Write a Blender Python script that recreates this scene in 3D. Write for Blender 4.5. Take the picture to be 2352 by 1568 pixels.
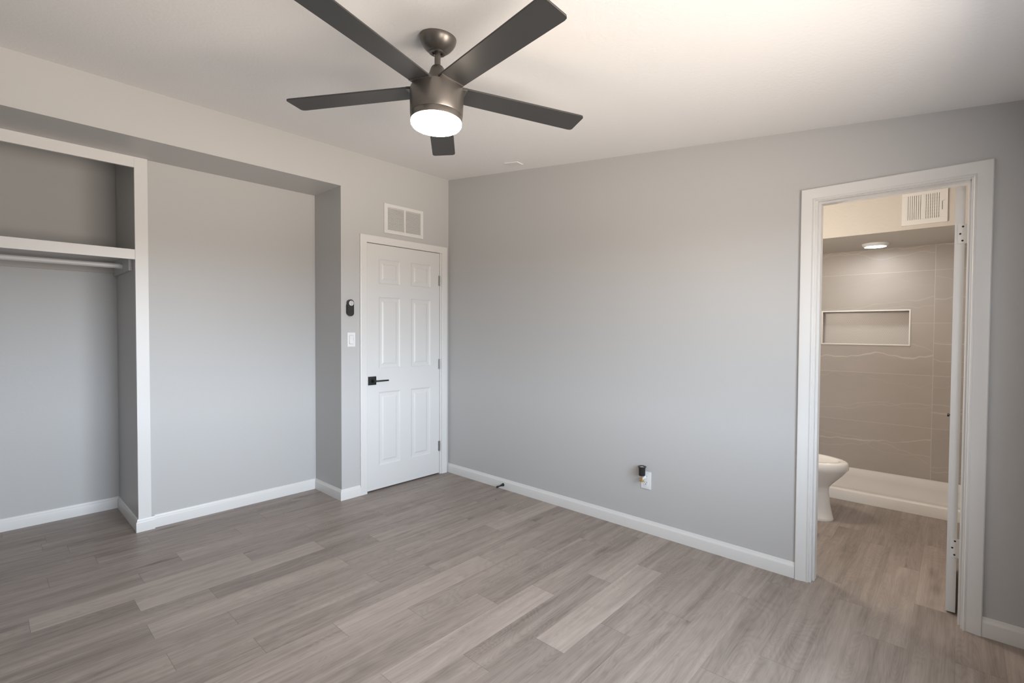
import bpy, bmesh, math, random
from mathutils import Vector, Matrix

for _o in list(bpy.data.objects):
    bpy.data.objects.remove(_o, do_unlink=True)
SC = bpy.context.scene
COL = SC.collection
PI = math.pi

# ------------------------------------------------------------------ camera
F_PX, W_PX = 1120.4375, 2352.0
CAM = Vector((-2.96592, -3.52736, 1.33201))
YAW, PITCH, ROLL = 0.829213568, -0.0229406945, 0.00480231180
fw = Vector((math.sin(YAW) * math.cos(PITCH), math.cos(YAW) * math.cos(PITCH), math.sin(PITCH)))
rt = fw.cross(Vector((0, 0, 1))).normalized()
up = rt.cross(fw)
rt, up = rt * math.cos(ROLL) + up * math.sin(ROLL), up * math.cos(ROLL) - rt * math.sin(ROLL)
cam_d = bpy.data.cameras.new('camera')
cam_d.sensor_fit = 'HORIZONTAL'
cam_d.sensor_width = 36.0
cam_d.lens = 36.0 * F_PX / W_PX
cam_d.clip_start = 0.05
cam = bpy.data.objects.new('camera', cam_d)
COL.objects.link(cam)
cam.matrix_world = Matrix(((rt.x, up.x, -fw.x, CAM.x), (rt.y, up.y, -fw.y, CAM.y), (rt.z, up.z, -fw.z, CAM.z), (0, 0, 0, 1)))
SC.camera = cam

# ------------------------------------------------------------------ view + world + lights
SC.view_settings.view_transform = 'Standard'
SC.view_settings.look = 'None'
SC.view_settings.gamma = 1.0
SC.view_settings.use_curve_mapping = False
SC.view_settings.exposure = 0.78

DAY_S = 14.8
world = bpy.data.worlds.new('daylight')
SC.world = world
world.use_nodes = True
wn = world.node_tree.nodes; wl = world.node_tree.links
wn.clear()
w_tc = wn.new('ShaderNodeTexCoord'); w_sep = wn.new('ShaderNodeSeparateXYZ')
w_mr = wn.new('ShaderNodeMapRange'); w_mr.inputs['From Min'].default_value = -1.0; w_mr.inputs['From Max'].default_value = 1.0
w_rp = wn.new('ShaderNodeValToRGB'); _el = w_rp.color_ramp.elements
# warm ground with made-up bands favouring ceiling, pale low sky, dimmed bluer sky above
_g = (1.0, 0.885, 0.77)
_st = [(p, tuple(c * k for c in _g)) for p, k in ((0.0, .38), (0.15, .42), (0.24, .68), (0.355, .86), (0.41, .58), (0.455, .30), (0.49, .28))] + \
      [(0.515, (0.885, 0.98, 1.09)), (0.61, (0.82, 0.94, 1.08)), (0.73, (0.50, 0.57, 0.65)), (1.0, (0.30, 0.36, 0.43))]
while len(_el) < len(_st): _el.new(0.5)
for _e, (_p, _c) in zip(_el, _st): _e.position = _p
for _e, (_p, _c) in zip(_el, _st): _e.color = _c + (1,)
w_bg = wn.new('ShaderNodeBackground'); w_out = wn.new('ShaderNodeOutputWorld')
w_bg.inputs['Strength'].default_value = DAY_S
# world light dimmed towards -x by hand, to even out the right wall
w_az = wn.new('ShaderNodeMapRange'); w_az.inputs['From Min'].default_value = -0.92; w_az.inputs['From Max'].default_value = -0.10
w_az.inputs['To Min'].default_value = 0.50 * DAY_S; w_az.inputs['To Max'].default_value = 1.12 * DAY_S
wl.new(w_sep.outputs['X'], w_az.inputs['Value']); wl.new(w_az.outputs['Result'], w_bg.inputs['Strength'])
wl.new(w_tc.outputs['Generated'], w_sep.inputs[0]); wl.new(w_sep.outputs['Z'], w_mr.inputs['Value'])
wl.new(w_mr.outputs['Result'], w_rp.inputs['Fac']); wl.new(w_rp.outputs['Color'], w_bg.inputs['Color'])
wl.new(w_bg.outputs[0], w_out.inputs[0])

WIN_X0, WIN_X1, WIN_Z0, WIN_Z1 = -2.55, -0.80, 0.75, 2.00   # the room's window, behind the camera
YB = -3.775                                                 # wall behind the camera

def area_light(name, loc, size, energy, color, rot=(0, 0, 0), shape='DISK', size_y=None, portal=False):
    d = bpy.data.lights.new(name, 'AREA')
    d.shape = shape; d.size = size
    if size_y: d.size_y = size_y
    d.energy = energy; d.color = color
    d.cycles.is_portal = portal
    o = bpy.data.objects.new(name, d); COL.objects.link(o)
    o.location = loc; o.rotation_euler = rot
    return o

area_light('window_portal', ((WIN_X0 + WIN_X1) / 2, YB - 0.02, (WIN_Z0 + WIN_Z1) / 2), WIN_X1 - WIN_X0, 1, (1, 1, 1),
           rot=(PI / 2, 0, 0), shape='RECTANGLE', size_y=WIN_Z1 - WIN_Z0, portal=True)

FAN_E = 44.0        # emission strength of the fan's diffuser
SHOWER_E = 34.0
BATH_W = 18.5
pl = bpy.data.lights.new('bathroom_lamp', 'POINT'); pl.energy = BATH_W; pl.color = (1.0, 0.90, 0.79); pl.shadow_soft_size = 0.07
plo = bpy.data.objects.new('bathroom_lamp', pl); COL.objects.link(plo); plo.location = (0.45, -2.45, 1.80)

# ------------------------------------------------------------------ materials
def mat(name, color, rough=0.5, metal=0.0, spec=0.5, bump=None, emit=None, emit_s=0.0, coat=0.0):
    m = bpy.data.materials.new(name); m.use_nodes = True
    nt = m.node_tree; b = nt.nodes['Principled BSDF']
    b.inputs['Base Color'].default_value = tuple(color) + (1,)
    b.inputs['Roughness'].default_value = rough
    b.inputs['Metallic'].default_value = metal
    b.inputs['Specular IOR Level'].default_value = spec
    b.inputs['Coat Weight'].default_value = coat
    if emit:
        b.inputs['Emission Color'].default_value = tuple(emit) + (1,)
        b.inputs['Emission Strength'].default_value = emit_s
    tc = nt.nodes.new('ShaderNodeTexCoord')
    n = nt.nodes.new('ShaderNodeTexNoise')
    sc, st, dist = bump if bump else (60, 0.02, 0.0005)
    n.inputs['Scale'].default_value = sc; n.inputs['Detail'].default_value = 3
    bp = nt.nodes.new('ShaderNodeBump'); bp.inputs['Strength'].default_value = st; bp.inputs['Distance'].default_value = dist
    nt.links.new(tc.outputs['Object'], n.inputs['Vector']); nt.links.new(n.outputs['Fac'], bp.inputs['Height'])
    nt.links.new(bp.outputs[0], b.inputs['Normal'])
    return m

M = {}
M['wall'] = mat('grey_wall_paint', (0.504, 0.501, 0.496), 0.42, spec=0.35, bump=(55, 0.18, 0.002))
M['ceil'] = mat('white_ceiling_paint', (0.85, 0.84, 0.83), 0.75, spec=0.2, bump=(70, 0.35, 0.003))
M['trim'] = mat('white_trim_paint', (0.70, 0.692, 0.68), 0.35)
M['door'] = mat('white_door_paint', (0.67, 0.667, 0.66), 0.38, bump=(90, 0.05, 0.001))
M['cream'] = mat('cream_textured_paint', (0.56, 0.525, 0.48), 0.6, bump=(45, 0.4, 0.004))
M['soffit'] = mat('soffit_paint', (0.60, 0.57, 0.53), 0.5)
M['bronze'] = mat('dark_bronze_metal', (0.17, 0.156, 0.144), 0.36, metal=0.75)
M['blade'] = mat('charcoal_fan_blade', (0.037, 0.0365, 0.037), 0.42, spec=0.45)
M['black'] = mat('matte_black_metal', (0.018, 0.018, 0.019), 0.42, metal=0.3)
M['blackplastic'] = mat('black_plastic', (0.020, 0.020, 0.021), 0.28)
M['plastic'] = mat('white_plastic', (0.78, 0.785, 0.79), 0.3)
M['padgrey'] = mat('pale_grey_plastic', (0.62, 0.63, 0.63), 0.35)
M['icon'] = mat('grey_print', (0.16, 0.16, 0.16), 0.5)
M['steel'] = mat('brushed_steel', (0.45, 0.44, 0.43), 0.35, metal=0.9)
M['brass'] = mat('brass', (0.80, 0.48, 0.14), 0.28, metal=0.9)
M['dark'] = mat('duct_shade', (0.035, 0.032, 0.03), 0.8)  # near-black colour standing in for the shade inside the ducts
M['slot'] = mat('slot_dark', (0.03, 0.03, 0.03), 0.6)
M['porcelain'] = mat('porcelain', (0.80, 0.77, 0.73), 0.12, coat=0.5)
M['acrylic'] = mat('shower_acrylic', (0.86, 0.83, 0.79), 0.16)
M['fanlight'] = mat('lit_diffuser', (0.9, 0.88, 0.82), 0.4, emit=(1.0, 0.85, 0.68), emit_s=FAN_E)
M['showerlight'] = mat('lit_lens', (0.9, 0.9, 0.9), 0.4, emit=(0.96, 0.98, 1.0), emit_s=SHOWER_E)
M['cement'] = mat('speck', (0.03, 0.025, 0.02), 0.7)


def floor_material():
    m = bpy.data.materials.new('vinyl_plank_floor'); m.use_nodes = True
    nt = m.node_tree; N = nt.nodes; L = nt.links; b = N['Principled BSDF']
    def math_(op, a, c=None, v=None):
        n = N.new('ShaderNodeMath'); n.operation = op
        L.new(a, n.inputs[0])
        if c is not None: L.new(c, n.inputs[1])
        elif v is not None: n.inputs[1].default_value = v
        return n.outputs[0]
    geo = N.new('ShaderNodeNewGeometry'); sep = N.new('ShaderNodeSeparateXYZ'); L.new(geo.outputs['Position'], sep.inputs[0])
    at = N.new('ShaderNodeAttribute'); at.attribute_name = 'plank'; asep = N.new('ShaderNodeSeparateColor'); L.new(at.outputs['Color'], asep.inputs[0])
    tone, seed = asep.outputs[0], asep.outputs[1]
    def noise(sx, sy, detail, rough, dist=0.0, off=40.0):
        c = N.new('ShaderNodeCombineXYZ')
        L.new(math_('ADD', math_('MULTIPLY', sep.outputs['X'], v=sx), math_('MULTIPLY', seed, v=off)), c.inputs[0])
        L.new(math_('ADD', math_('MULTIPLY', sep.outputs['Y'], v=sy), math_('MULTIPLY', seed, v=off * 0.7)), c.inputs[1])
        L.new(math_('MULTIPLY', seed, v=13.0), c.inputs[2])
        n = N.new('ShaderNodeTexNoise'); n.inputs['Scale'].default_value = 1.0
        n.inputs['Detail'].default_value = detail; n.inputs['Roughness'].default_value = rough; n.inputs['Distortion'].default_value = dist
        L.new(c.outputs[0], n.inputs['Vector'])
        return n.outputs['Fac']
    broad = noise(0.9, 15.0, 3, 0.55, 0.5)
    streak = noise(1.8, 55.0, 4, 0.6, 0.3)
    fine = noise(9.0, 260.0, 3, 0.6)
    cloud = noise(4.0, 9.0, 2, 0.5, 1.5, 23.0)
    # cathedral grain: bands of a slow noise field
    g = noise(1.1, 7.0, 2, 0.4, 0.8, 61.0)
    bands = math_('ABSOLUTE', math_('SINE', math_('MULTIPLY', g, v=95.0)))
    s = math_('MULTIPLY', math_('SUBTRACT', broad, v=0.5), v=0.66)
    s = math_('ADD', s, math_('MULTIPLY', math_('SUBTRACT', streak, v=0.5), v=0.52))
    s = math_('ADD', s, math_('MULTIPLY', math_('SUBTRACT', fine, v=0.5), v=0.24))
    s = math_('ADD', s, math_('MULTIPLY', math_('SUBTRACT', cloud, v=0.5), v=0.26))
    s = math_('ADD', s, math_('MULTIPLY', math_('SUBTRACT', bands, v=0.6), v=0.09))
    s = math_('ADD', s, tone)
    # knots: small dark spots
    vc = N.new('ShaderNodeCombineXYZ')
    L.new(math_('ADD', math_('MULTIPLY', sep.outputs['X'], v=1.5), math_('MULTIPLY', seed, v=19.0)), vc.inputs[0])
    L.new(math_('ADD', math_('MULTIPLY', sep.outputs['Y'], v=5.5), math_('MULTIPLY', seed, v=31.0)), vc.inputs[1])
    vo = N.new('ShaderNodeTexVoronoi'); vo.inputs['Scale'].default_value = 1.0; L.new(vc.outputs[0], vo.inputs['Vector'])
    kn = N.new('ShaderNodeMapRange'); kn.inputs['From Min'].default_value = 0.02; kn.inputs['From Max'].default_value = 0.16
    kn.inputs['To Min'].default_value = -0.30; kn.inputs['To Max'].default_value = 0.0
    L.new(vo.outputs['Distance'], kn.inputs['Value'])
    s = math_('ADD', s, kn.outputs['Result'])
    ramp = N.new('ShaderNodeValToRGB')
    e = ramp.color_ramp.elements
    e[0].position = 0.0; e[0].color = (0.105, 0.082, 0.068, 1)
    e[1].position = 1.0; e[1].color = (0.455, 0.388, 0.343, 1)
    e2 = ramp.color_ramp.elements.new(0.5); e2.color = (0.292, 0.243, 0.213, 1)
    L.new(s, ramp.inputs[0])
    # seams between planks
    uv = N.new('ShaderNodeUVMap'); uv.uv_map = 'plank_uv'; us = N.new('ShaderNodeSeparateXYZ'); L.new(uv.outputs[0], us.inputs[0])
    du = math_('MINIMUM', us.outputs[0], math_('SUBTRACT', asep.outputs[2], us.outputs[0]))
    n2 = N.new('ShaderNodeMath'); n2.operation = 'SUBTRACT'; n2.inputs[0].default_value = 0.149; L.new(us.outputs[1], n2.inputs[1])
    dv = math_('MINIMUM', us.outputs[1], n2.outputs[0])
    dm = math_('MINIMUM', du, math_('ADD', dv, v=0.0007))
    seam = N.new('ShaderNodeMapRange'); seam.inputs['From Min'].default_value = 0.0004; seam.inputs['From Max'].default_value = 0.0016
    L.new(dm, seam.inputs['Value'])
    mx = N.new('ShaderNodeMix'); mx.data_type = 'RGBA'; mx.inputs['A'].default_value = (0.10, 0.085, 0.072, 1)
    seamf = math_('ADD', math_('MULTIPLY', seam.outputs['Result'], v=0.55), v=0.45)
    L.new(seamf, mx.inputs['Factor']); L.new(ramp.outputs[0], mx.inputs['B'])
    L.new(mx.outputs['Result'], b.inputs['Base Color'])
    bp = N.new('ShaderNodeBump'); bp.inputs['Strength'].default_value = 0.25; bp.inputs['Distance'].default_value = 0.001
    L.new(math_('ADD', seam.outputs['Result'], math_('MULTIPLY', fine, v=0.35)), bp.inputs['Height']); L.new(bp.outputs[0], b.inputs['Normal'])
    b.inputs['Roughness'].default_value = 0.46
    b.inputs['Specular IOR Level'].default_value = 0.4
    return m


def tile_material():
    m = bpy.data.materials.new('veined_beige_tile'); m.use_nodes = True
    nt = m.node_tree; N = nt.nodes; L = nt.links; b = N['Principled BSDF']
    def math_(op, a, c=None, v=None):
        n = N.new('ShaderNodeMath'); n.operation = op
        L.new(a, n.inputs[0])
        if c is not None: L.new(c, n.inputs[1])
        elif v is not None: n.inputs[1].default_value = v
        return n.outputs[0]
    geo = N.new('ShaderNodeNewGeometry'); sep = N.new('ShaderNodeSeparateXYZ'); L.new(geo.outputs['Position'], sep.inputs[0])
    Y, Zc = sep.outputs['Y'], sep.outputs['Z']
    TY, TZ = 0.90, 0.4445
    py = math_('DIVIDE', math_('ADD', Y, v=3.372 + 9.0), v=TY)
    pz = math_('DIVIDE', math_('SUBTRACT', Zc, v=0.077), v=TZ)
    fy = math_('FRACT', py); fz = math_('FRACT', pz)
    iy = math_('FLOOR', py); iz = math_('FLOOR', pz)
    dy = math_('MULTIPLY', math_('MINIMUM', fy, math_('SUBTRACT', math_('MULTIPLY', fy, v=-1.0), v=-1.0)), v=TY)
    dz = math_('MULTIPLY', math_('MINIMUM', fz, math_('SUBTRACT', math_('MULTIPLY', fz, v=-1.0), v=-1.0)), v=TZ)
    grout = N.new('ShaderNodeMapRange'); grout.inputs['From Min'].default_value = 0.0012; grout.inputs['From Max'].default_value = 0.0022
    L.new(math_('MINIMUM', dy, dz), grout.inputs['Value'])
    idn = math_('ADD', math_('MULTIPLY', iy, v=7.31), math_('MULTIPLY', iz, v=3.17))
    def hsh(off):          # one pseudo-random number per tile
        return math_('FRACT', math_('MULTIPLY', math_('SINE', math_('ADD', math_('MULTIPLY', idn, v=12.9898), v=off)), v=437.585))
    def field(sy, sz, detail, tilt, off, rough=0.55):
        c = N.new('ShaderNodeCombineXYZ')
        L.new(math_('ADD', math_('MULTIPLY', Y, v=sy), idn), c.inputs[0])
        L.new(math_('ADD', math_('MULTIPLY', Zc, v=sz), math_('MULTIPLY', Y, v=tilt)), c.inputs[1])
        L.new(math_('ADD', math_('MULTIPLY', idn, v=1.7), v=off), c.inputs[2])
        n = N.new('ShaderNodeTexNoise'); n.inputs['Scale'].default_value = 1.0; n.inputs['Detail'].default_value = detail
        n.inputs['Roughness'].default_value = rough
        L.new(c.outputs[0], n.inputs['Vector'])
        return n.outputs['Fac']
    def vein(off, amp, lo, hi, tilt, wmax, strength):
        """a wandering line across the tile"""
        h = hsh(off)
        zz = math_('ADD', math_('MULTIPLY', h, v=hi - lo), v=lo)
        sl = math_('MULTIPLY', math_('SUBTRACT', hsh(off + 5.1), v=0.35), v=tilt)
        zz = math_('ADD', zz, math_('MULTIPLY', math_('SUBTRACT', fy, v=0.5), sl))
        zz = math_('ADD', zz, math_('MULTIPLY', math_('SUBTRACT', field(3.2, 0.6, 3, 0.0, off, 0.42), v=0.5), v=amp))
        d = math_('ABSOLUTE', math_('SUBTRACT', fz, zz))
        w = math_('MULTIPLY', math_('MAXIMUM', math_('SUBTRACT', field(5.0, 1.0, 2, 0.0, off + 9.0), v=0.30), v=0.02), v=wmax)
        f = math_('SUBTRACT', d, w); 
        r = N.new('ShaderNodeMapRange'); r.inputs['From Min'].default_value = -0.004; r.inputs['From Max'].default_value = 0.010
        r.inputs['To Min'].default_value = strength; r.inputs['To Max'].default_value = 0.0
        L.new(f, r.inputs['Value'])
        return math_('MULTIPLY', r.outputs['Result'], math_('ADD', math_('MULTIPLY', hsh(off + 2.2), v=0.9), v=0.25))
    v1 = vein(1.0, 0.50, 0.25, 0.75, -0.55, 0.034, 0.58)
    v2 = vein(3.7, 0.60, 0.10, 0.55, -0.30, 0.018, 0.36)
    v3 = vein(7.9, 0.80, 0.45, 0.95, 0.80, 0.010, 0.22)
    vv = math_('MAXIMUM', math_('MAXIMUM', v1, v2), v3)
    base = N.new('ShaderNodeValToRGB')
    base.color_ramp.elements[0].position = 0.3; base.color_ramp.elements[0].color = (0.415, 0.375, 0.335, 1)
    base.color_ramp.elements[1].position = 0.7; base.color_ramp.elements[1].color = (0.47, 0.425, 0.385, 1)
    L.new(field(1.2, 2.2, 4, 0.3, 2.0), base.inputs[0])
    mx = N.new('ShaderNodeMix'); mx.data_type = 'RGBA'; mx.inputs['B'].default_value = (0.70, 0.64, 0.57, 1)
    L.new(vv, mx.inputs['Factor']); L.new(base.outputs[0], mx.inputs['A'])
    mg = N.new('ShaderNodeMix'); mg.data_type = 'RGBA'; mg.inputs['A'].default_value = (0.60, 0.54, 0.48, 1)
    L.new(grout.outputs['Result'], mg.inputs['Factor']); L.new(mx.outputs['Result'], mg.inputs['B'])
    L.new(mg.outputs['Result'], b.inputs['Base Color'])
    b.inputs['Roughness'].default_value = 0.36
    b.inputs['Specular IOR Level'].default_value = 0.28
    bp = N.new('ShaderNodeBump'); bp.inputs['Strength'].default_value = 0.3; bp.inputs['Distance'].default_value = 0.001
    L.new(grout.outputs['Result'], bp.inputs['Height']); L.new(bp.outputs[0], b.inputs['Normal'])
    return m


def mosaic_material():
    m = bpy.data.materials.new('hexagon_mosaic'); m.use_nodes = True
    nt = m.node_tree; N = nt.nodes; L = nt.links; b = N['Principled BSDF']
    def mt(op, a, c=None, v=None):
        n = N.new('ShaderNodeMath'); n.operation = op
        L.new(a, n.inputs[0])
        if c is not None: L.new(c, n.inputs[1])
        elif v is not None: n.inputs[1].default_value = v
        return n.outputs[0]
    geo = N.new('ShaderNodeNewGeometry'); sep = N.new('ShaderNodeSeparateXYZ'); L.new(geo.outputs['Position'], sep.inputs[0])
    S = 1 / 0.0155; R3 = math.sqrt(3)
    x = mt('MULTIPLY', mt('ADD', sep.outputs['Y'], v=10.0), v=S); y = mt('MULTIPLY', sep.outputs['Z'], v=S)
    def cell(ox, oy):
        cx = mt('ABSOLUTE', mt('SUBTRACT', mt('FLOORED_MODULO', mt('ADD', x, v=ox), v=1.0), v=0.5))
        cy = mt('ABSOLUTE', mt('SUBTRACT', mt('FLOORED_MODULO', mt('ADD', y, v=oy), v=R3), v=R3 / 2))
        return mt('MAXIMUM', cx, mt('ADD', mt('MULTIPLY', cx, v=0.5), mt('MULTIPLY', cy, v=R3 / 2)))
    d = mt('MINIMUM', cell(0, 0), cell(0.5, R3 / 2))
    r = N.new('ShaderNodeMapRange'); r.inputs['From Min'].default_value = 0.43; r.inputs['From Max'].default_value = 0.48; L.new(d, r.inputs['Value'])
    mx = N.new('ShaderNodeMix'); mx.data_type = 'RGBA'; mx.inputs['A'].default_value = (0.60, 0.555, 0.51, 1); mx.inputs['B'].default_value = (0.44, 0.40, 0.36, 1)
    L.new(r.outputs['Result'], mx.inputs['Factor']); L.new(mx.outputs['Result'], b.inputs['Base Color'])
    b.inputs['Roughness'].default_value = 0.3
    return m

M['floor'] = floor_material()
M['tile'] = tile_material()
M['mosaic'] = mosaic_material()

# ------------------------------------------------------------------ builders
ROOT_LOC = {}

def obj(name, bm, material, parent=None, smooth=None):
    bmesh.ops.remove_doubles(bm, verts=bm.verts, dist=1e-6)
    bmesh.ops.recalc_face_normals(bm, faces=bm.faces)
    me = bpy.data.meshes.new(name)
    bm.to_mesh(me); bm.free()
    mats = material if isinstance(material, (list, tuple)) else [material]
    for mm in mats: me.materials.append(mm)
    if smooth is not None:
        me.polygons.foreach_set('use_smooth', [True] * len(me.polygons))
        me.set_sharp_from_angle(angle=math.radians(smooth))
    o = bpy.data.objects.new(name, me); COL.objects.link(o)
    if parent:
        o.parent = parent
        o.matrix_parent_inverse = Matrix.Translation(-ROOT_LOC.get(parent.name, Vector((0, 0, 0))))
    return o

def thing(name, label, cat, loc, group=None):
    o = bpy.data.objects.new(name, None); COL.objects.link(o)
    o.empty_display_size = 0.05
    o.location = loc; ROOT_LOC[o.name] = Vector(loc)
    o['label'] = label; o['category'] = cat
    if group: o['group'] = group
    return o

def tag(o, label, cat, group=None):
    o['label'] = label; o['category'] = cat
    if group: o['group'] = group
    return o

def struct(name, bm, material, label=None, cat=None, smooth=None, parent=None):
    o = obj(name, bm, material, parent, smooth)
    if parent is None: o['kind'] = 'structure'
    if label: o['label'] = label
    if cat: o['category'] = cat
    return o

def box(bm, lo, hi, bevel=0.0, mi=0):
    x0, y0, z0 = (min(a, b) for a, b in zip(lo, hi)); x1, y1, z1 = (max(a, b) for a, b in zip(lo, hi))
    v = [bm.verts.new(p) for p in ((x0, y0, z0), (x1, y0, z0), (x1, y1, z0), (x0, y1, z0), (x0, y0, z1), (x1, y0, z1), (x1, y1, z1), (x0, y1, z1))]
    fs = [bm.faces.new([v[i] for i in q]) for q in ((3, 2, 1, 0), (4, 5, 6, 7), (0, 1, 5, 4), (1, 2, 6, 5), (2, 3, 7, 6), (3, 0, 4, 7))]
    for f in fs: f.material_index = mi
    if bevel:
        es = list({e for f in fs for e in f.edges})
        bmesh.ops.bevel(bm, geom=es, offset=bevel, segments=2, profile=0.7, affect='EDGES')
    return fs

def basis(axis):
    a = Vector(axis).normalized()
    t = Vector((0, 0, 1)) if abs(a.z) < 0.9 else Vector((1, 0, 0))
    u = a.cross(t).normalized(); v = a.cross(u)
    return a, u, v

def lathe(bm, origin, axis, prof, n=32, cap0=True, cap1=True, mi=0):
    """prof: list of (radius, distance along axis)"""
    a, u, v = basis(axis); o = Vector(origin); rings = []
    for r, h in prof:
        if r < 1e-6: rings.append([bm.verts.new(o + a * h)])
        else: rings.append([bm.verts.new(o + a * h + (u * math.cos(2 * PI * i / n) + v * math.sin(2 * PI * i / n)) * r) for i in range(n)])
    fs = []
    for A, B in zip(rings, rings[1:]):
        for i in range(n):
            j = (i + 1) % n
            if len(A) == 1 and len(B) == 1: continue
            if len(A) == 1: fs.append(bm.faces.new((A[0], B[i], B[j])))
            elif len(B) == 1: fs.append(bm.faces.new((A[i], A[j], B[0])))
            else: fs.append(bm.faces.new((A[i], A[j], B[j], B[i])))
    if cap0 and len(rings[0]) > 1: fs.append(bm.faces.new(rings[0][::-1]))
    if cap1 and len(rings[-1]) > 1: fs.append(bm.faces.new(rings[-1]))
    for f in fs: f.material_index = mi
    return fs

def rod(bm, p0, p1, r0, r1=None, n=20, mi=0):
    p0, p1 = Vector(p0), Vector(p1)
    return lathe(bm, p0, p1 - p0, [(r0, 0), (r0 if r1 is None else r1, (p1 - p0).length)], n, mi=mi)

def sweep_path(bm, path, prof, side=1, z0=0.0):
    """baseboard: path of (x, y); prof of (offset from wall, z); mitred corners"""
    n = len(path); rings = []
    P = [Vector(p) for p in path]
    for i in range(n):
        ds = []
        if i > 0: ds.append((P[i] - P[i - 1]).normalized())
        if i < n - 1: ds.append((P[i + 1] - P[i]).normalized())
        ns = [Vector((-d.y, d.x)) * side for d in ds]
        if len(ns) == 2:
            m = (ns[0] + ns[1]); m = m / (1 + ns[0].dot(ns[1]))
        else: m = ns[0]
        rings.append([bm.verts.new((P[i].x + m.x * o, P[i].y + m.y * o, z0 + z)) for o, z in prof])
    k = len(prof)
    for A, B in zip(rings, rings[1:]):
        for i in range(k):
            j = (i + 1) % k
            bm.faces.new((A[i], A[j], B[j], B[i]))
    bm.faces.new(rings[0][::-1]); bm.faces.new(rings[-1])

BASE_PROF = [(0, 0), (0.014, 0), (0.014, 0.060), (0.0125, 0.066), (0.0095, 0.069), (0.0075, 0.079), (0.005, 0.084), (0, 0.084)]

def casing(bm, pts3, prof, out):
    """pts3: four corners of the INNER edge (bottom a, top a, top b, bottom b); prof of (distance outward in the wall plane, thickness); out: wall normal"""
    P = [Vector(p) for p in pts3]; out = Vector(out)
    along = (P[2] - P[1]).normalized(); upv = Vector((0, 0, 1))
    dirs = [-along, -along + upv, along + upv, along]
    rings = [[bm.verts.new(P[i] + dirs[i] * w + out * t) for w, t in prof] for i in range(4)]
    k = len(prof)
    for A, B in zip(rings, rings[1:]):
        for i in range(k):
            j = (i + 1) % k
            bm.faces.new((A[i], A[j], B[j], B[i]))
    bm.faces.new(rings[0][::-1]); bm.faces.new(rings[-1])

def prism(bm, outline, to3, d0, d1, mi=0):
    a = [bm.verts.new(to3(p[0], p[1], d0)) for p in outline]
    b = [bm.verts.new(to3(p[0], p[1], d1)) for p in outline]
    n = len(a)
    fs = [bm.faces.new(a[::-1]), bm.faces.new(b)]
    for i in range(n):
        j = (i + 1) % n
        fs.append(bm.faces.new((a[i], a[j], b[j], b[i])))
    for f in fs: f.material_index = mi
    return fs

def rrect(w, h, r, n=6):
    pts = []
    for cx, cy, a0 in ((w / 2 - r, h / 2 - r, 0), (-w / 2 + r, h / 2 - r, PI / 2), (-w / 2 + r, -h / 2 + r, PI), (w / 2 - r, -h / 2 + r, 3 * PI / 2)):
        for i in range(n + 1):
            a = a0 + PI / 2 * i / n
            pts.append((cx + r * math.cos(a), cy + r * math.sin(a)))
    return pts

BM = bmesh.new

# ------------------------------------------------------------------ the setting
H0, SL = 2.7237, 0.1127                     # ceiling height at the door wall, slope along y
zc = lambda y: H0 + SL * y
XL = -4.45                                  # left wall
AX, AD, HB = -1.074, 0.431, 2.438           # alcove: right side x, depth, header underside
CX, CY = -2.277, 1.066                      # closet: right side x, back y
TX = 2.45                                   # shower's tiled wall
DW0, DW1, DWH = -2.954, -3.575, 2.030       # rough opening of the bathroom doorway

# floor: planks 0.149 x 0.908 m running along x
bm = BM(); col = bm.loops.layers.float_color.new('plank'); uvl = bm.loops.layers.uv.new('plank_uv')
random.seed(11)
PW, PL_ = 0.149, 0.909
known = {-5: -2.256, -4: -2.529, -3: -1.832, -2: -2.196, -1: -2.40, 0: -2.833, 1: -2.471, 2: -2.188, 3: -2.476, 4: -2.193, 5: -2.466, 6: -2.186,
         7: -1.901, 8: -1.598, 9: -1.28, 10: -1.025, 11: -1.640, 12: -1.355, 13: -1.071, 14: -0.782, 15: -1.30, 16: -1.05, 17: -0.815,
         18: -0.085, 19: 0.557, 20: 0.118, 21: -0.324, 22: -0.62}
bright = {(0, -2.833): .17, (1, -2.471): .17, (3, -2.476): .18, (7, -1.901): .16, (11, -0.73): .12, (10, -1.934): .15, (12, -1.355): .18,
          (5, -0.648): .14, (-2, -2.196): .10, (-3, -1.832): .06, (20, 0.118): .12, (19, -0.352): .06, (18, -0.994): .06, (13, -1.071): -.04,
          (2, -2.188): -.10, (1, -3.38): -.08, (3, -3.385): -.09, (5, -2.466): .03, (0, -1.924): -.05}
for k in range(-12, 31):
    y0 = -0.412 - PW * k; y1 = y0 - PW
    xs = known.get(k, random.uniform(-1, 0))
    xs -= PL_ * math.ceil((xs + 4.6) / PL_)
    while xs < 2.6:
        tone = 0.48 + random.gauss(0, 0.035)
        for (kk, xx), dt in bright.items():
            if kk == k and abs(xx - xs) < 0.05: tone = 0.48 + dt * 1.3
        seed = random.random()
        q = [(xs, y1), (xs + PL_, y1), (xs + PL_, y0), (xs, y0)]
        f = bm.faces.new([bm.verts.new((a, b, 0)) for a, b in q])
        for l, (a, b) in zip(f.loops, q):
            l[col] = (tone, seed, PL_, 1); l[uvl].uv = (a - xs, b - y1)
        xs += PL_
bmesh.ops.remove_doubles(bm, verts=bm.verts, dist=1e-5)
me_floor = obj('floor', bm, M['floor']); me_floor['kind'] = 'structure'

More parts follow.
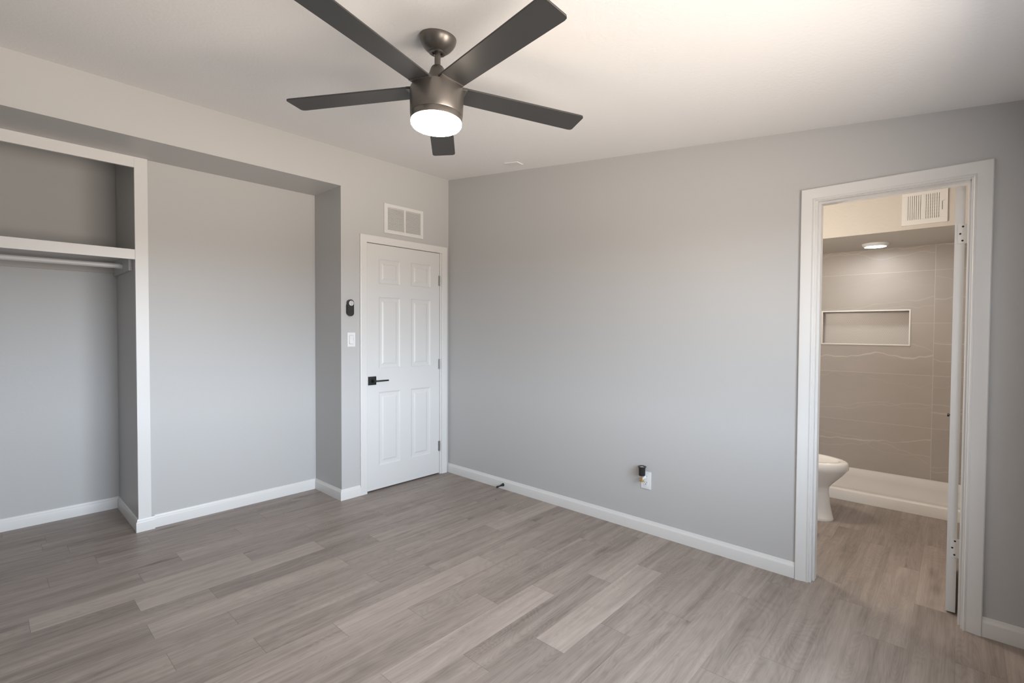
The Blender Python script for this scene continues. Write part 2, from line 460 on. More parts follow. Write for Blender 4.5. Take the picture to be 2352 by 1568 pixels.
# ceilings
bm = BM()
y0, y1 = YB - 0.1, 0.12
v = [bm.verts.new(p) for p in ((XL - .1, y0, zc(y0)), (0.06, y0, zc(y0)), (0.06, y1, zc(y1)), (XL - .1, y1, zc(y1)),
                               (XL - .1, y0, zc(y0) + .1), (0.06, y0, zc(y0) + .1), (0.06, y1, zc(y1) + .1), (XL - .1, y1, zc(y1) + .1))]
for q in ((0, 1, 2, 3), (7, 6, 5, 4), (0, 4, 5, 1), (1, 5, 6, 2), (2, 6, 7, 3), (3, 7, 4, 0)): bm.faces.new([v[i] for i in q])
struct('ceiling', bm, M['ceil'])
bm = BM(); box(bm, (0.06, -3.70, 2.50), (TX + .1, -2.1, 2.58)); struct('ceiling_bathroom', bm, M['cream'])

# door wall (y = 0) with the header over the alcove
bm = BM()
TOP = 2.86
box(bm, (-0.885, 0, 2.05), (0.0, 0.12, TOP))          # above the entry door
box(bm, (AX, 0, 0), (-0.885, AD + .1, TOP))           # pier between alcove and door
box(bm, (-0.072, 0, 0), (0.0, 0.12, 2.05))            # sliver right of the door
box(bm, (-0.885, 0.10, 0), (-0.072, 0.12, 2.05))      # closes the opening behind the slab
box(bm, (XL, 0, HB), (AX, AD + .1, TOP))              # header over the alcove
box(bm, (XL, AD + .1, 2.78), (AX, CY, TOP))           # closet top
struct('wall_far', bm, M['wall'])
bm = BM(); box(bm, (CX, AD, 0), (AX, CY + .08, HB)); box(bm, (CX, AD + .1, HB), (AX, CY + .08, 2.78)); struct('wall_alcove', bm, M['wall'])
bm = BM(); box(bm, (XL, CY, 0), (CX, CY + .08, 2.78)); struct('wall_closet', bm, M['wall'])
# right wall with the bathroom doorway
bm = BM()
box(bm, (0, 0.12, 0), (0.12, DW0, TOP)); box(bm, (0, DW1, 0), (0.12, YB, TOP)); box(bm, (0, DW0, DWH), (0.12, DW1, TOP))
struct('wall_right', bm, M['wall'])
bm = BM(); box(bm, (XL - .1, CY + .08, 0), (XL, YB, TOP)); struct('wall_left', bm, M['wall'])
bm = BM()
box(bm, (XL - .1, YB, 0), (WIN_X0, YB - .12, 2.4)); box(bm, (WIN_X1, YB, 0), (0.12, YB - .12, 2.4))
box(bm, (WIN_X0, YB, 0), (WIN_X1, YB - .12, WIN_Z0)); box(bm, (WIN_X0, YB, WIN_Z1), (WIN_X1, YB - .12, 2.4))
struct('wall_near', bm, M['wall'])
bm = BM()
xm = (WIN_X0 + WIN_X1) / 2
for a, b in (((WIN_X0, WIN_Z0), (WIN_X0 + .04, WIN_Z1)), ((WIN_X1 - .04, WIN_Z0), (WIN_X1, WIN_Z1)), ((WIN_X0 + .04, WIN_Z0), (WIN_X1 - .04, WIN_Z0 + .04)),
             ((WIN_X0 + .04, WIN_Z1 - .04), (WIN_X1 - .04, WIN_Z1)), ((xm - .02, WIN_Z0 + .04), (xm + .02, WIN_Z1 - .04))):
    box(bm, (a[0], YB - .05, a[1]), (b[0], YB - .10, b[1]))
struct('window_1', bm, M['trim'])

# bathroom shell
BYL, BYR = -2.20, -3.66
bm = BM(); box(bm, (0.12, BYL, 0), (TX + .1, BYL + .08, 2.5)); struct('wall_bathroom_left', bm, M['cream'])
bm = BM(); box(bm, (0.12, BYR, 0), (TX + .1, BYR - .08, 2.5)); struct('wall_bathroom_right', bm, M['cream'])
NY0, NY1, NZ0, NZ1 = -2.572, -3.208, 1.226, 1.518       # niche opening
bm = BM()
box(bm, (TX, BYL, 0), (TX + .1, NY0, 2.07)); box(bm, (TX, NY1, 0), (TX + .1, BYR, 2.07))
box(bm, (TX, NY0, 0), (TX + .1, NY1, NZ0)); box(bm, (TX, NY0, NZ1), (TX + .1, NY1, 2.07))
struct('wall_shower', bm, M['tile'])
bm = BM(); box(bm, (TX + .085, NY0, NZ0), (TX + .1, NY1, NZ1)); 
struct('wall_niche', bm, M['mosaic'])
bm = BM()
tw = 0.011
for lo, hi in (((NY0 + tw, NZ0 - tw), (NY1 - tw, NZ0)), ((NY0 + tw, NZ1), (NY1 - tw, NZ1 + tw)), ((NY0 + tw, NZ0), (NY0, NZ1)), ((NY1, NZ0), (NY1 - tw, NZ1))):
    box(bm, (TX - .006, lo[0], lo[1]), (TX + .002, hi[0], hi[1]), 0.0015)
struct('trim_1', bm, M['acrylic'])
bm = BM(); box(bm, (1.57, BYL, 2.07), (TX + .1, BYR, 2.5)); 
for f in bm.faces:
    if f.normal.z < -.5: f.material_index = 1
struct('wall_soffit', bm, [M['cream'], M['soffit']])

# baseboards
bm = BM(); sweep_path(bm, [(0, 0), (0, -2.896)], BASE_PROF, -1); struct('baseboard_right', bm, M['trim'], smooth=35)
bm = BM(); sweep_path(bm, [(0, -3.6245), (0, YB)], BASE_PROF, -1); struct('baseboard_near', bm, M['trim'], smooth=35)
bm = BM(); sweep_path(bm, [(-0.916, 0), (AX, 0), (AX, AD), (-2.19, AD)], BASE_PROF, 1); struct('baseboard_far', bm, M['trim'], smooth=35)
bm = BM(); sweep_path(bm, [(-2.192, 0.412), (-2.279, 0.412), (-2.279, AD), (CX, AD + .002), (CX, CY), (XL, CY)], BASE_PROF, 1); struct('baseboard_closet', bm, M['trim'], smooth=35)

# frame of the closet opening
bm = BM()
box(bm, (-2.279, 0.411, 0.0), (-2.209, AD, HB), 0.0015)
box(bm, (XL, 0.411, 2.370), (-2.279, AD, HB), 0.0015)
struct('trim_2', bm, M['trim'])

# bathroom doorway: jamb + casing
bm = BM()
JL, JR, JT = -2.972, -3.557, 2.012
box(bm, (-0.001, DW0, 0), (0.121, JL, JT)); box(bm, (-0.001, DW1, 0), (0.121, JR, JT)); box(bm, (-0.001, DW0, JT), (0.121, DW1, DWH))
box(bm, (0.030, JL, 0), (0.082, JL - .010, JT - .010)); box(bm, (0.030, JR, 0), (0.082, JR + .010, JT - .010)); box(bm, (0.030, JL, JT), (0.082, JR, JT - .010))
struct('trim_3', bm, M['trim'])
CAS = [(0, 0), (0, 0.010), (0.004, 0.0135), (0.009, 0.0125), (0.012, 0.0105), (0.022, 0.012), (0.034, 0.0165), (0.050, 0.018), (0.060, 0.018), (0.0635, 0.015), (0.0635, 0)]
bm = BM()
casing(bm, [(0, -2.961, 0), (0, -2.961, 2.016), (0, -3.563, 2.016), (0, -3.563, 0)], CAS, (-1, 0, 0))
struct('trim_4', bm, M['trim'], smooth=25)
bm = BM()
casing(bm, [(0.12, -2.961, 0), (0.12, -2.961, 2.016), (0.12, -3.563, 2.016), (0.12, -3.563, 0)], [(a, b * .6) for a, b in CAS], (1, 0, 0))
struct('trim_5', bm, M['trim'], smooth=25)

# entry door: casing, jamb, slab with six raised panels
CAS2 = [(0, 0), (0, 0.011), (0.003, 0.013), (0.010, 0.0125), (0.040, 0.015), (0.054, 0.0155), (0.0595, 0.013), (0.0595, 0)]
bm = BM()
casing(bm, [(-0.856, 0, 0), (-0.856, 0, 2.0355), (-0.083, 0, 2.0355), (-0.083, 0, 0)], CAS2, (0, -1, 0))
struct('trim_6', bm, M['trim'], smooth=25)
bm = BM()
box(bm, (-0.885, 0.0, 0), (-0.8555, 0.10, 2.0355)); box(bm, (-0.0995, 0.0, 0), (-0.072, 0.10, 2.0355)); box(bm, (-0.885, 0, 2.0355), (-0.072, 0.10, 2.05))
struct('trim_7', bm, M['trim'])

def panel_door(bm, u0, u1, z0, z1, panels, thick, to3):
    """panels: (u0, u1, z0, z1); front face at depth 0"""
    us = sorted({u0, u1, *[p[0] for p in panels], *[p[1] for p in panels]}); zs = sorted({z0, z1, *[p[2] for p in panels], *[p[3] for p in panels]})
    def q(a, b, c, d, da, db):   # ring from rect to inset rect
        pass
    for i in range(len(us) - 1):
        for j in range(len(zs) - 1):
            cu, cz = (us[i] + us[i + 1]) / 2, (zs[j] + zs[j + 1]) / 2
            if any(p[0] < cu < p[1] and p[2] < cz < p[3] for p in panels): continue
            bm.faces.new([bm.verts.new(to3(*p)) for p in ((us[i], zs[j], 0), (us[i + 1], zs[j], 0), (us[i + 1], zs[j + 1], 0), (us[i], zs[j + 1], 0))])
    for a, b, c, d in panels:
        rings = []
        for ins, dep in ((0, 0), (0.004, 0.0035), (0.012, 0.007), (0.020, 0.0075), (0.034, 0.0075), (0.046, 0.0030), (0.050, 0.0025)):
            rings.append([bm.verts.new(to3(*p)) for p in ((a + ins, c + ins, dep), (b - ins, c + ins, dep), (b - ins, d - ins, dep), (a + ins, d - ins, dep))])
        for A, B in zip(rings, rings[1:]):
            for k in range(4):
                bm.faces.new((A[k], A[(k + 1) % 4], B[(k + 1) % 4], B[k]))
        bm.faces.new(rings[-1])
    for p in (((u0, z0), (u1, z0)), ((u1, z0), (u1, z1)), ((u1, z1), (u0, z1)), ((u0, z1), (u0, z0))):
        bm.faces.new([bm.verts.new(to3(p[0][0], p[0][1], 0)), bm.verts.new(to3(p[1][0], p[1][1], 0)), bm.verts.new(to3(p[1][0], p[1][1], thick)), bm.verts.new(to3(p[0][0], p[0][1], thick))])
    bm.faces.new([bm.verts.new(to3(*p)) for p in ((u0, z0, thick), (u1, z0, thick), (u1, z1, thick), (u0, z1, thick))])

bm = BM()
six = [(a, b, c, d) for a, b in ((-0.741, -0.528), (-0.418, -0.205)) for c, d in ((0.205, 0.815), (1.010, 1.602), (1.710, 1.914))]
panel_door(bm, -0.8505, -0.1035, 0.012, 2.0315, six, 0.036, lambda u, z, d: (u, 0.002 + d, z))
door1 = struct('door_1', bm, M['door'], 'white six panel entry door with black square lever in the far corner', 'door')
bm = BM(); box(bm, (-0.841, 0.002, 0.880), (-0.770, -0.008, 0.949), 0.0015); dh = obj('door_handle', bm, M['black'], door1, 40)
dh['label'] = 'black square rose with lever'
bm = BM()
rod(bm, (-0.8055, -0.008, 0.9145), (-0.8055, -0.052, 0.9145), 0.012)
box(bm, (-0.814, -0.046, 0.908), (-0.682, -0.058, 0.920), 0.002)
obj('lever', bm, M['black'], dh, 40)
bm = BM(); box(bm, (-0.8555, 0.003, 0.882), (-0.8505, 0.0, 0.950), 0.0008); obj('latch_plate', bm, M['black'], door1)
for z0 in (1.737, 0.973, 0.214):
    bm = BM()
    rod(bm, (-0.1010, -0.004, z0), (-0.1010, -0.004, z0 + .092), 0.0055)
    for t in (0.030, 0.061): rod(bm, (-0.1010, -0.004, z0 + t), (-0.1010, -0.004, z0 + t + .0015), 0.006)
    box(bm, (-0.118, 0.001, z0), (-0.101, 0.004, z0 + .092))
    h = obj('hinge', bm, M['steel'], door1, 40)

# bathroom door, swung open into the bathroom
bm = BM()
DX0, DX1, DY0, DY1 = 0.124, 0.700, -3.5036, -3.5390
p6 = [(a, b, c, d) for a, b in ((DX0 + .085, DX0 + .245), (DX0 + .33, DX0 + .49)) for c, d in ((0.205, 0.815), (1.010, 1.602), (1.710, 1.914))]
panel_door(bm, DX0, DX1, 0.010, 2.008, p6, 0.0354, lambda u, z, d: (u, DY0 - d, z))
door2 = struct('door_2', bm, M['door'], 'white bathroom door swung open, seen edge on with hinge leaves', 'door')
for z0 in (1.745, 0.272):
    bm = BM(); box(bm, (0.1215, -3.5143, z0), (0.1245, JR + .001, z0 + .090), 0.0006)
    h = obj('hinge', bm, M['trim'], door2); h['label'] = 'white painted hinge leaf with three dark screws'
    for yy, dz in ((-3.532, .078), (-3.523, .045), (-3.531, .013)):
        bm = BM(); lathe(bm, (0.1222, yy, z0 + dz), (-1, 0, 0), [(0.0042, 0), (0.0042, 0.0008), (0.0030, 0.0016), (0, 0.0016)], 16)
        obj('screw', bm, M['black'], h, 40)
bm = BM()
box(bm, (0.596, DY0 + .007, 0.8735), (0.672, DY0 + .0155, 0.8825), 0.0015)
rod(bm, (0.641, DY0, 0.878), (0.641, DY0 + .008, 0.878), 0.0042)
obj('door_handle', bm, M['black'], door2, 40)

# ------------------------------------------------------------------ ceiling fan
FC = Vector((-1.7145, -1.9674, 2.2913)); TXF, TYF = -0.0397, -0.0183       # hub height, slight tilt
FAX = Vector((-TXF, -TYF, 1)).normalized()
fan = thing('ceiling_fan', 'dark bronze five blade ceiling fan with lit drum light, hung from the sloped ceiling', 'fan', (FC.x, FC.y, zc(FC.y)))
def fz(h): return FC + FAX * (h - FC.z)
cn = Vector((0, SL, -1)).normalized()       # ceiling normal, downwards
cp = FC + FAX * 0.211; cp.z = zc(cp.y)
bm = BM()
lathe(bm, cp, cn, [(0.0735, 0.0), (0.0740, 0.004), (0.0715, 0.015), (0.0640, 0.030), (0.0530, 0.043), (0.0420, 0.052), (0.0345, 0.056), (0.031, 0.056), (0.022, 0.054)], 48)
obj('canopy', bm, M['bronze'], fan, 50)
bm = BM(); lathe(bm, cp + cn * 0.0555, cn, [(0.0335, 0), (0.0340, 0.003), (0.0320, 0.005), (0.0230, 0.005), (0.0205, 0.001)], 40, cap0=False, cap1=False)
obj('canopy_ring', bm, M['bronze'], fan, 40)
bm = BM(); rod(bm, fz(2.34), cp + cn * 0.02, 0.0123, n=24); obj('downrod', bm, M['bronze'], fan, 40)
bm = BM(); lathe(bm, fz(2.297), FAX, [(0.052, -0.005), (0.049, 0.006), (0.041, 0.034), (0.032, 0.064), (0.027, 0.080), (0.022, 0.087), (0.0123, 0.089)], 36); obj('coupling_cover', bm, M['bronze'], fan, 40)
bm = BM(); lathe(bm, fz(2.186), FAX, [(0.1025, 0), (0.1045, 0.003), (0.1060, 0.050), (0.1070, 0.096), (0.1050, 0.104), (0.099, 0.107), (0.045, 0.110)], 72); obj('motor_housing', bm, M['bronze'], fan, 40)
bm = BM(); lathe(bm, fz(2.1855), -FAX, [(0.1025, 0), (0.1035, 0.002), (0.1020, 0.0215), (0.1015, 0.0235), (0.1000, 0.0235), (0.1000, 0.018)], 72, cap1=False); lk = obj('light_kit', bm, M['bronze'], fan, 40)
bm = BM(); lathe(bm, fz(2.1625), -FAX, [(0.1000, 0.0), (0.1008, 0.004), (0.1000, 0.011), (0.0960, 0.0165), (0.082, 0.0200), (0.04, 0.0215), (0, 0.0220)], 72, cap0=False); df = obj('light_diffuser', bm, M['fanlight'], lk, 60)
df['label'] = 'glowing white round diffuser'
R_, PHI, BW, PT = 0.6517, 0.8380, 0.0593, 0.0997
for k in range(5):
    a = PHI + k * 2 * PI / 5
    rd = Vector((math.cos(a), math.sin(a), 0)); tn = Vector((-math.sin(a), math.cos(a), 0))
    def P3(r, e, d=0.0):
        p = rd * r + tn * (e * math.cos(PT)) + Vector((0, 0, -e * math.sin(PT) + d))
        return FC + Vector((p.x, p.y, p.z + TXF * p.x + TYF * p.y))
    # outline: root, long edges, rounded tip; the trailing edge turns down a little
    out = [(0.085, -0.052), (R_ - .018, -BW), (R_ - .006, -BW + .003), (R_, -BW + .012), (R_, BW - .012), (R_ - .006, BW - .003), (R_ - .018, BW), (0.085, 0.052)]
    bm = BM()
    prism(bm, out, lambda r, e, d: P3(r, e, d), -0.003, 0.003)
    bmesh.ops.bevel(bm, geom=[e for e in bm.edges], offset=0.001, segments=1, affect='EDGES')
    bl = obj('fan_blade', bm, M['blade'], fan)
    bm = BM()
    prism(bm, [(0.070, -0.045), (0.112, -0.050), (0.112, 0.050), (0.070, 0.045)], lambda r, e, d: P3(r, e, d), -0.006, 0.005)
    obj('blade_holder', bm, M['bronze'], bl)

# ------------------------------------------------------------------ wall grille over the entry door
gr = thing('return_air_grille', 'white louvred return air grille on the wall above the entry door', 'air vent', (-0.4955, 0, 2.134))
gx0, gx1, gz0, gz1 = -0.694, -0.297, 2.135, 2.379
bm = BM()
fx0, fx1, fz0, fz1 = gx0 + .033, gx1 - .029, gz0 + .027, gz1 - .027
xmid = (gx0 + gx1) / 2 + .005
t = 0.010
for lo, hi in (((gx0, gz0), (gx1, fz0)), ((gx0, fz1), (gx1, gz1)), ((gx0, fz0), (fx0, fz1)), ((fx1, fz0), (gx1, fz1)), ((xmid - .008, fz0), (xmid + .008, fz1))):
    box(bm, (lo[0], -t, lo[1]), (hi[0], 0, hi[1]), 0.0012)
for sx in (gx0 + .014, gx1 - .014): lathe(bm, (sx, -t, (gz0 + gz1) / 2), (0, -1, 0), [(0.004, 0), (0.003, 0.0012), (0, 0.0016)], 12)
obj('grille_frame', bm, M['trim'], gr)
bm = BM()
NL = 17
for x0, x1 in ((fx0, xmid - .008), (xmid + .008, fx1)):
    for i in range(NL):
        z = fz0 + (i + 0.5) * (fz1 - fz0) / NL
        prism(bm, [(-0.0085, z - .0052), (-0.0075, z - .0062), (-0.0005, z + .0040), (-0.0015, z + .0050)], lambda y, zz, x: (x, y, zz), x0, x1)
obj('louvers', bm, M['trim'], gr)
bm = BM(); box(bm, (fx0, -0.0004, fz0), (fx1, 0.0, fz1)); obj('duct_shade_sheet', bm, M['dark'], gr)  # flat dark sheet on the wall, painted as the shade behind the louvers

# fan remote in its wall cradle
rc = thing('fan_remote', 'black fan remote with round pale keypad, in its wall cradle above the light switch', 'remote control', (-1.0040, 0, 1.4360))
RX, RZ = -1.0045, 1.5015
bm = BM()
prism(bm, [(RX + a, RZ - .010 + b) for a, b in rrect(0.058, 0.102, 0.026, 8)], lambda x, z, y: (x, y, z), 0.0, -0.016)
obj('cradle', bm, M['blackplastic'], rc, 40)
bm = BM()
prism(bm, [(RX + a, RZ + b) for a, b in rrect(0.052, 0.130, 0.0259, 10)], lambda x, z, y: (x, y, z), -0.004, -0.026)
bmesh.ops.bevel(bm, geom=[e for e in bm.edges if all(abs(v.co.y + .026) < 1e-4 for v in e.verts)], offset=0.004, segments=3, affect='EDGES')
obj('handset', bm, M['blackplastic'], rc, 40)
bm = BM(); lathe(bm, (RX + .003, -0.0255, RZ + .036), (0, -1, 0), [(0.0200, 0), (0.0200, 0.0014), (0.0188, 0.0022), (0, 0.0026)], 36); kp = obj('keypad', bm, M['padgrey'], rc, 40)
kp['label'] = 'round pale grey keypad'
bm = BM()
for dx, dz, w, h in ((0, .0125, .010, .003), (0, -.0125, .007, .004), (-.011, 0, .008, .003), (.0115, 0, .003, .006), (0, 0, .006, .005)):
    box(bm, (RX + .003 + dx - w / 2, -0.0276, RZ + .036 + dz - h / 2), (RX + .003 + dx + w / 2, -0.0283, RZ + .036 + dz + h / 2))
obj('key_symbols', bm, M['icon'], kp)

# light switch
sw = thing('light_switch', 'white rocker light switch plate left of the entry door', 'light switch', (-0.990, 0, 1.1970))
bm = BM(); box(bm, (-1.0240, 0, 1.1970), (-0.9570, -0.0055, 1.3085), 0.0018); obj('switch_plate', bm, M['plastic'], sw, 40)
bm = BM()
for lo, hi in (((-1.0085, 1.2185), (-1.0070, 1.2870)), ((-0.9740, 1.2185), (-0.9725, 1.2870)), ((-1.0070, 1.2185), (-0.9740, 1.2200)), ((-1.0070, 1.2855), (-0.9740, 1.2870))):
    box(bm, (lo[0], -0.0053, lo[1]), (hi[0], -0.0057, hi[1]))
obj('rocker_surround', bm, M['icon'], sw)
bm = BM()
prism(bm, [(-0.0045, 1.2205), (-0.0100, 1.2205), (-0.0062, 1.2530), (-0.0085, 1.2852), (-0.0045, 1.2852)], lambda y, z, x: (x, y, z), -1.0065, -0.9745)
obj('rocker', bm, M['plastic'], sw)

# outlet + plug-in lamp socket on the right wall
ou = thing('wall_outlet', 'white duplex outlet low on the grey wall', 'outlet', (0, -2.0205, 0.2900))
bm = BM(); box(bm, (0, -1.9857, 0.2895), (-0.0055, -2.0557, 0.4050), 0.0018); obj('outlet_plate', bm, M['plastic'], ou, 40)
for zc_ in (0.3275, 0.3670):
    bm = BM()
    prism(bm, [(-2.0207 + a, zc_ + b) for a, b in rrect(0.033, 0.029, 0.010, 5)], lambda y, z, x: (x, y, z), -0.004, -0.0075)
    rc_ = obj('receptacle', bm, M['plastic'], ou, 40)
    bm = BM()
    for dy, h in ((-0.0065, .008), (0.0065, .007)): box(bm, (-0.0074, -2.0207 + dy - .0012, zc_ + .003), (-0.0078, -2.0207 + dy + .0012, zc_ + .003 + h))
    lathe(bm, (-0.0074, -2.0207, zc_ - .006), (-1, 0, 0), [(0.0028, 0), (0.0028, 0.0004), (0, 0.0004)], 14)
    obj('slots', bm, M['slot'], rc_)
so = thing('lamp_socket', 'small black bulb socket on a brass stem plugged into the outlet', 'lamp socket', (-0.050, -2.0155, 0.344))
SX, SY = -0.050, -2.0155
bm = BM()
lathe(bm, (SX, SY, 0.387), (0, 0, 1), [(0.0, 0.0), (0.0195, 0.0), (0.0215, 0.003), (0.0215, 0.044), (0.0235, 0.052), (0.0275, 0.058), (0.0275, 0.060), (0.0185, 0.060), (0.0175, 0.050), (0.0170, 0.020), (0, 0.020)], 36, cap0=False, cap1=False)
obj('socket_shell', bm, M['blackplastic'], so, 40)
bm = BM(); lathe(bm, (SX, SY, 0.408), (0, 0, 1), [(0, 0.0), (0.0165, 0), (0.0165, 0.034), (0.010, 0.036), (0, 0.036)], 24); obj('socket_insert', bm, M['plastic'], so, 40)
bm = BM(); rod(bm, (SX, SY, 0.349), (SX, SY, 0.389), 0.0042); obj('stem', bm, M['brass'], so, 40)
bm = BM(); lathe(bm, (SX, SY, 0.3440), (0, 0, 1), [(0.0, 0), (0.005, 0.0), (0.0155, 0.006), (0.0160, 0.008), (0.006, 0.011), (0, 0.011)], 28); obj('brass_cup', bm, M['brass'], so, 40)
bm = BM(); rod(bm, (-0.0078, SY, 0.3690), (-0.0280, SY, 0.3640), 0.011, 0.009); rod(bm, (-0.0280, SY, 0.3640), (SX, SY, 0.3620), 0.006, 0.0045); obj('plug', bm, M['plastic'], so, 40)

# door stop on the baseboard
ds = thing('door_stop', 'small black door stop sticking out of the white baseboard', 'door stop', (-0.014, -0.7315, 0.036))
dd = Vector((-1, -0.03, -0.02)).normalized()
o0 = Vector((-0.0138, -0.7315, 0.0370))
bm = BM(); lathe(bm, o0, dd, [(0.0135, 0), (0.0125, 0.004), (0.0095, 0.018), (0.0060, 0.036), (0.0050, 0.060), (0.0055, 0.066)], 24); obj('stem', bm, M['black'], ds, 40)
bm = BM(); lathe(bm, o0 + dd * 0.064, dd, [(0.0080, 0), (0.0088, 0.003), (0.0085, 0.014), (0.006, 0.018), (0, 0.0185)], 24); obj('rubber_tip', bm, M['blackplastic'], ds, 40)
bm = BM(); lathe(bm, (-0.235, -0.859, 0.0), (0, 0, 1), [(0.0035, 0), (0.003, 0.0025), (0, 0.004)], 8); tag(obj('floor_speck', bm, M['cement']), 'tiny dark speck lying on the floor near the door stop', 'speck')

# blank cover plate on the ceiling
bm = BM()
pc = Vector((-0.1733, -0.9770, 0)); pc.z = zc(pc.y)
ex = Vector((0.106, -0.995, 0)); ex.z = SL * ex.y; ex.normalize(); nrm = Vector((0, SL, -1)).normalized(); ey = nrm.cross(ex)
prism(bm, rrect(0.128, 0.078, 0.003, 2), lambda a, b, d: pc + ex * a + ey * b + nrm * d, 0.0, 0.006)
tag(obj('cover_plate', bm, M['plastic']), 'white blank cover plate on the ceiling near the far corner', 'cover plate')

# ------------------------------------------------------------------ closet shelf + rod
sh = thing('closet_shelf', 'white closet shelf with thick front edge above the hanging rod', 'shelf', (-3.3, 0.75, 1.779))
bm = BM(); box(bm, (XL, 0.4115, 1.779), (-2.2795, 0.4300, 1.843), 0.001); obj('shelf_edge', bm, M['trim'], sh)
bm = BM(); box(bm, (XL, 0.4300, 1.820), (CX, CY, 1.840)); obj('shelf_board', bm, M['trim'], sh)
bm = BM(); box(bm, (XL, CY - .018, 1.735), (CX - .018, CY, 1.820)); box(bm, (CX - .018, 0.52, 1.715), (CX, CY, 1.820)); struct('trim_8', bm, M['wall'])
cr = thing('closet_rod', 'pale round hanging rod under the closet shelf', 'closet rod', (-3.3, 0.74, 1.750))
bm = BM(); rod(bm, (XL, 0.74, 1.7595), (CX - .020, 0.74, 1.7605), 0.0165, n=28); obj('rod', bm, M['trim'], cr, 40)
bm = BM(); lathe(bm, (CX - .018, 0.74, 1.7605), (-1, 0, 0), [(0.018, 0), (0.018, 0.014), (0.0168, 0.016)], 28); obj('rod_socket', bm, M['trim'], cr, 40)

# ------------------------------------------------------------------ bathroom things
# toilet: egg sections stacked from foot to rim, facing -y
toi = thing('toilet', 'white toilet without a seat beside the shower pan', 'toilet', (1.09, -2.62, 0.0))
TCX = 1.090
def egg(front, back, half, z, n=40, sq=1.0):
    """outline: front tip at y=front (negative side), back at y=back; widest a third from the back"""
    cy = back + (front - back) * 0.42
    pts = []
    for i in range(n):
        a = 2 * PI * i / n
        c, s = math.cos(a), math.sin(a)
        ly = (cy - front) if s < 0 else (back - cy)
        cc = math.copysign(abs(c) ** sq, c); ss = math.copysign(abs(s) ** sq, s)
        pts.append((TCX + half * cc, cy + ly * ss, z))
    return pts
def loft(bm, secs, cap0=True, cap1=True):
    rings = [[bm.verts.new(p) for p in s] for s in secs]; n = len(rings[0])
    for A, B in zip(rings, rings[1:]):
        for i in range(n):
            j = (i + 1) % n
            bm.faces.new((A[i], A[j], B[j], B[i]))
    if cap0: bm.faces.new(rings[0][::-1])
    if cap1: bm.faces.new(rings[-1])
bm = BM()
loft(bm, [egg(-2.898, -2.30, 0.118, 0.0, sq=.8), egg(-2.902, -2.30, 0.120, 0.010, sq=.8), egg(-2.897, -2.30, 0.117, 0.020, sq=.8), egg(-2.880, -2.31, 0.108, 0.10, sq=.85), egg(-2.868, -2.32, 0.103, 0.19, sq=.9),
          egg(-2.868, -2.33, 0.104, 0.225), egg(-2.880, -2.34, 0.116, 0.248), egg(-2.912, -2.36, 0.141, 0.285), egg(-2.948, -2.38, 0.163, 0.325),
          egg(-2.972, -2.40, 0.178, 0.358), egg(-2.983, -2.41, 0.183, 0.372), egg(-2.985, -2.41, 0.184, 0.390), egg(-2.981, -2.41, 0.182, 0.412),
          egg(-2.974, -2.415, 0.178, 0.421), egg(-2.962, -2.42, 0.172, 0.4245), egg(-2.936, -2.46, 0.146, 0.4245), egg(-2.926, -2.47, 0.136, 0.420), egg(-2.918, -2.48, 0.130, 0.40),
          egg(-2.90, -2.50, 0.122, 0.37), egg(-2.85, -2.53, 0.10, 0.30), egg(-2.78, -2.58, 0.06, 0.22)])
obj('bowl', bm, M['porcelain'], toi, 50)
bm = BM(); box(bm, (TCX - .19, -2.43, 0.0 + .33), (TCX + .19, -2.30, 0.41), 0.02); box(bm, (TCX - .10, -2.40, 0.0), (TCX + .10, -2.24, 0.34), 0.015); obj('tank_platform', bm, M['porcelain'], toi, 40)
bm = BM(); box(bm, (TCX - .21, -2.40, 0.40), (TCX + .21, -2.215, 0.755), 0.02); tk = obj('tank', bm, M['porcelain'], toi, 40)
bm = BM(); box(bm, (TCX - .22, -2.41, 0.755), (TCX + .22, -2.210, 0.785), 0.008); obj('tank_lid', bm, M['porcelain'], toi, 40)
bm = BM(); lathe(bm, (TCX - .119, -2.62, 0.006), (0, 0, 1), [(0.012, 0), (0.012, 0.008), (0.008, 0.015), (0, 0.017)], 16); obj('bolt_cap', bm, M['porcelain'], toi, 40)

# shower pan
sp = thing('shower_pan', 'white shower pan with low curb under the tiled wall', 'shower pan', (2.05, -2.93, 0))
bm = BM()
px0, px1, pya, pyb = 1.645, TX - .001, BYL - .001, BYR + .001
prof = [(px0, 0.0), (px0, 0.070), (px0 + .003, 0.077), (px0 + .010, 0.080), (px0 + .055, 0.080), (px0 + .075, 0.076), (px0 + .12, 0.058), (px0 + .25, 0.052), (px0 + .40, 0.050), (px0 + .60, 0.054),
        (px1 - .07, 0.060), (px1 - .035, 0.074), (px1 - .02, 0.082), (px1, 0.084), (px1, 0.0)]
A = [bm.verts.new((a, pya, b)) for a, b in prof]; B = [bm.verts.new((a, pyb, b)) for a, b in prof]
for i in range(len(prof)):
    j = (i + 1) % len(prof); bm.faces.new((A[i], A[j], B[j], B[i]))
bm.faces.new(A[::-1]); bm.faces.new(B)
obj('pan', bm, M['acrylic'], sp, 40)
bm = BM(); lathe(bm, (2.05, -2.45, 0.0500), (0, 0, 1), [(0.055, 0), (0.055, 0.002), (0.048, 0.003), (0, 0.003)], 32); obj('drain', bm, M['steel'], sp, 40)

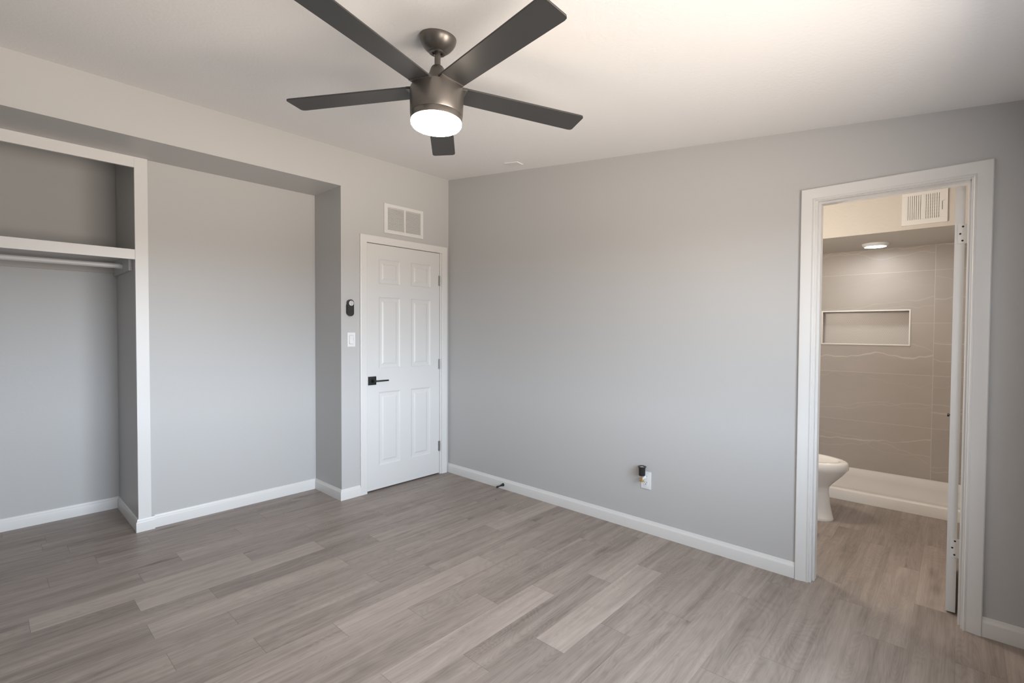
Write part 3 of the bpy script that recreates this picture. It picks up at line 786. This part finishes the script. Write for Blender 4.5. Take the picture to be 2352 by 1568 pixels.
# round light in the shower soffit
sl = thing('shower_light', 'round white ceiling light glowing above the tiled shower', 'ceiling light', (2.105, -2.998, 2.07))
bm = BM(); lathe(bm, (2.105, -2.998, 2.07), (0, 0, -1), [(0.092, 0), (0.093, 0.003), (0.090, 0.010), (0.082, 0.024), (0.078, 0.027), (0.074, 0.027), (0.074, 0.024)], 56, cap1=False); obj('trim_ring', bm, M['plastic'], sl, 40)
bm = BM(); lathe(bm, (2.105, -2.998, 2.07), (0, 0, -1), [(0.0745, 0.0255), (0.06, 0.0285), (0.03, 0.0295), (0, 0.030)], 56, cap0=False); obj('lens', bm, M['showerlight'], sl, 60)

# supply register on the soffit face
vt = thing('supply_vent', 'white supply register on the cream bulkhead seen through the bathroom doorway', 'air vent', (1.57, -3.33, 2.100))
vy0, vy1, vz0, vz1 = -3.2050, -3.4540, 2.0990, 2.3420
bm = BM()
vx = 1.57; t = 0.010
oy0, oy1, oz0, oz1 = vy0 - .030, vy1 + .040, vz0 + .036, vz1 - .036
ym = (oy0 + oy1) / 2
for lo, hi in (((vy0, vz0), (vy1, oz0)), ((vy0, oz1), (vy1, vz1)), ((vy0, oz0), (oy0, oz1)), ((oy1, oz0), (vy1, oz1)), ((ym + .009, oz0), (ym - .009, oz1))):
    box(bm, (vx - t, lo[0], lo[1]), (vx, hi[0], hi[1]), 0.0012)
obj('register_frame', bm, M['trim'], vt)
bm = BM()
NV = 7
for (a, b), sgn in (((oy0, ym + .009), 1), ((ym - .009, oy1), -1)):
    for i in range(NV + 1):
        y = a + (b - a) * (i / NV)
        hw = 0.0042
        prism(bm, [(vx - .0092, y + hw), (vx - .0092, y - hw), (vx - .0030, y - hw + sgn * .002), (vx - .0030, y + hw + sgn * .002)], lambda x, yy, z: (x, yy, z), oz0, oz1)
obj('vanes', bm, M['trim'], vt)
bm = BM()
for i in range(1, 8):
    z = oz0 + (oz1 - oz0) * i / 8
    box(bm, (vx - .0028, ym - .009, z - .0028), (vx - .0012, oy1, z + .0028))
obj('cross_bars', bm, M['trim'], vt)
bm = BM(); box(bm, (vx - .0004, oy0, oz0), (vx, oy1, oz1)); obj('duct_shade_sheet', bm, M['dark'], vt)  # thin dark sheet on the soffit face, colour in place of duct shade
bm = BM(); box(bm, (vx - .0104, vy1 + .027, oz0 + .05), (vx - .0098, vy1 + .030, oz0 + .115)); obj('lever_slot', bm, M['slot'], vt)
bm = BM(); box(bm, (vx - .020, vy1 + .0255, oz0 + .108), (vx - .010, vy1 + .0315, oz0 + .114), 0.001); obj('lever', bm, M['trim'], vt)
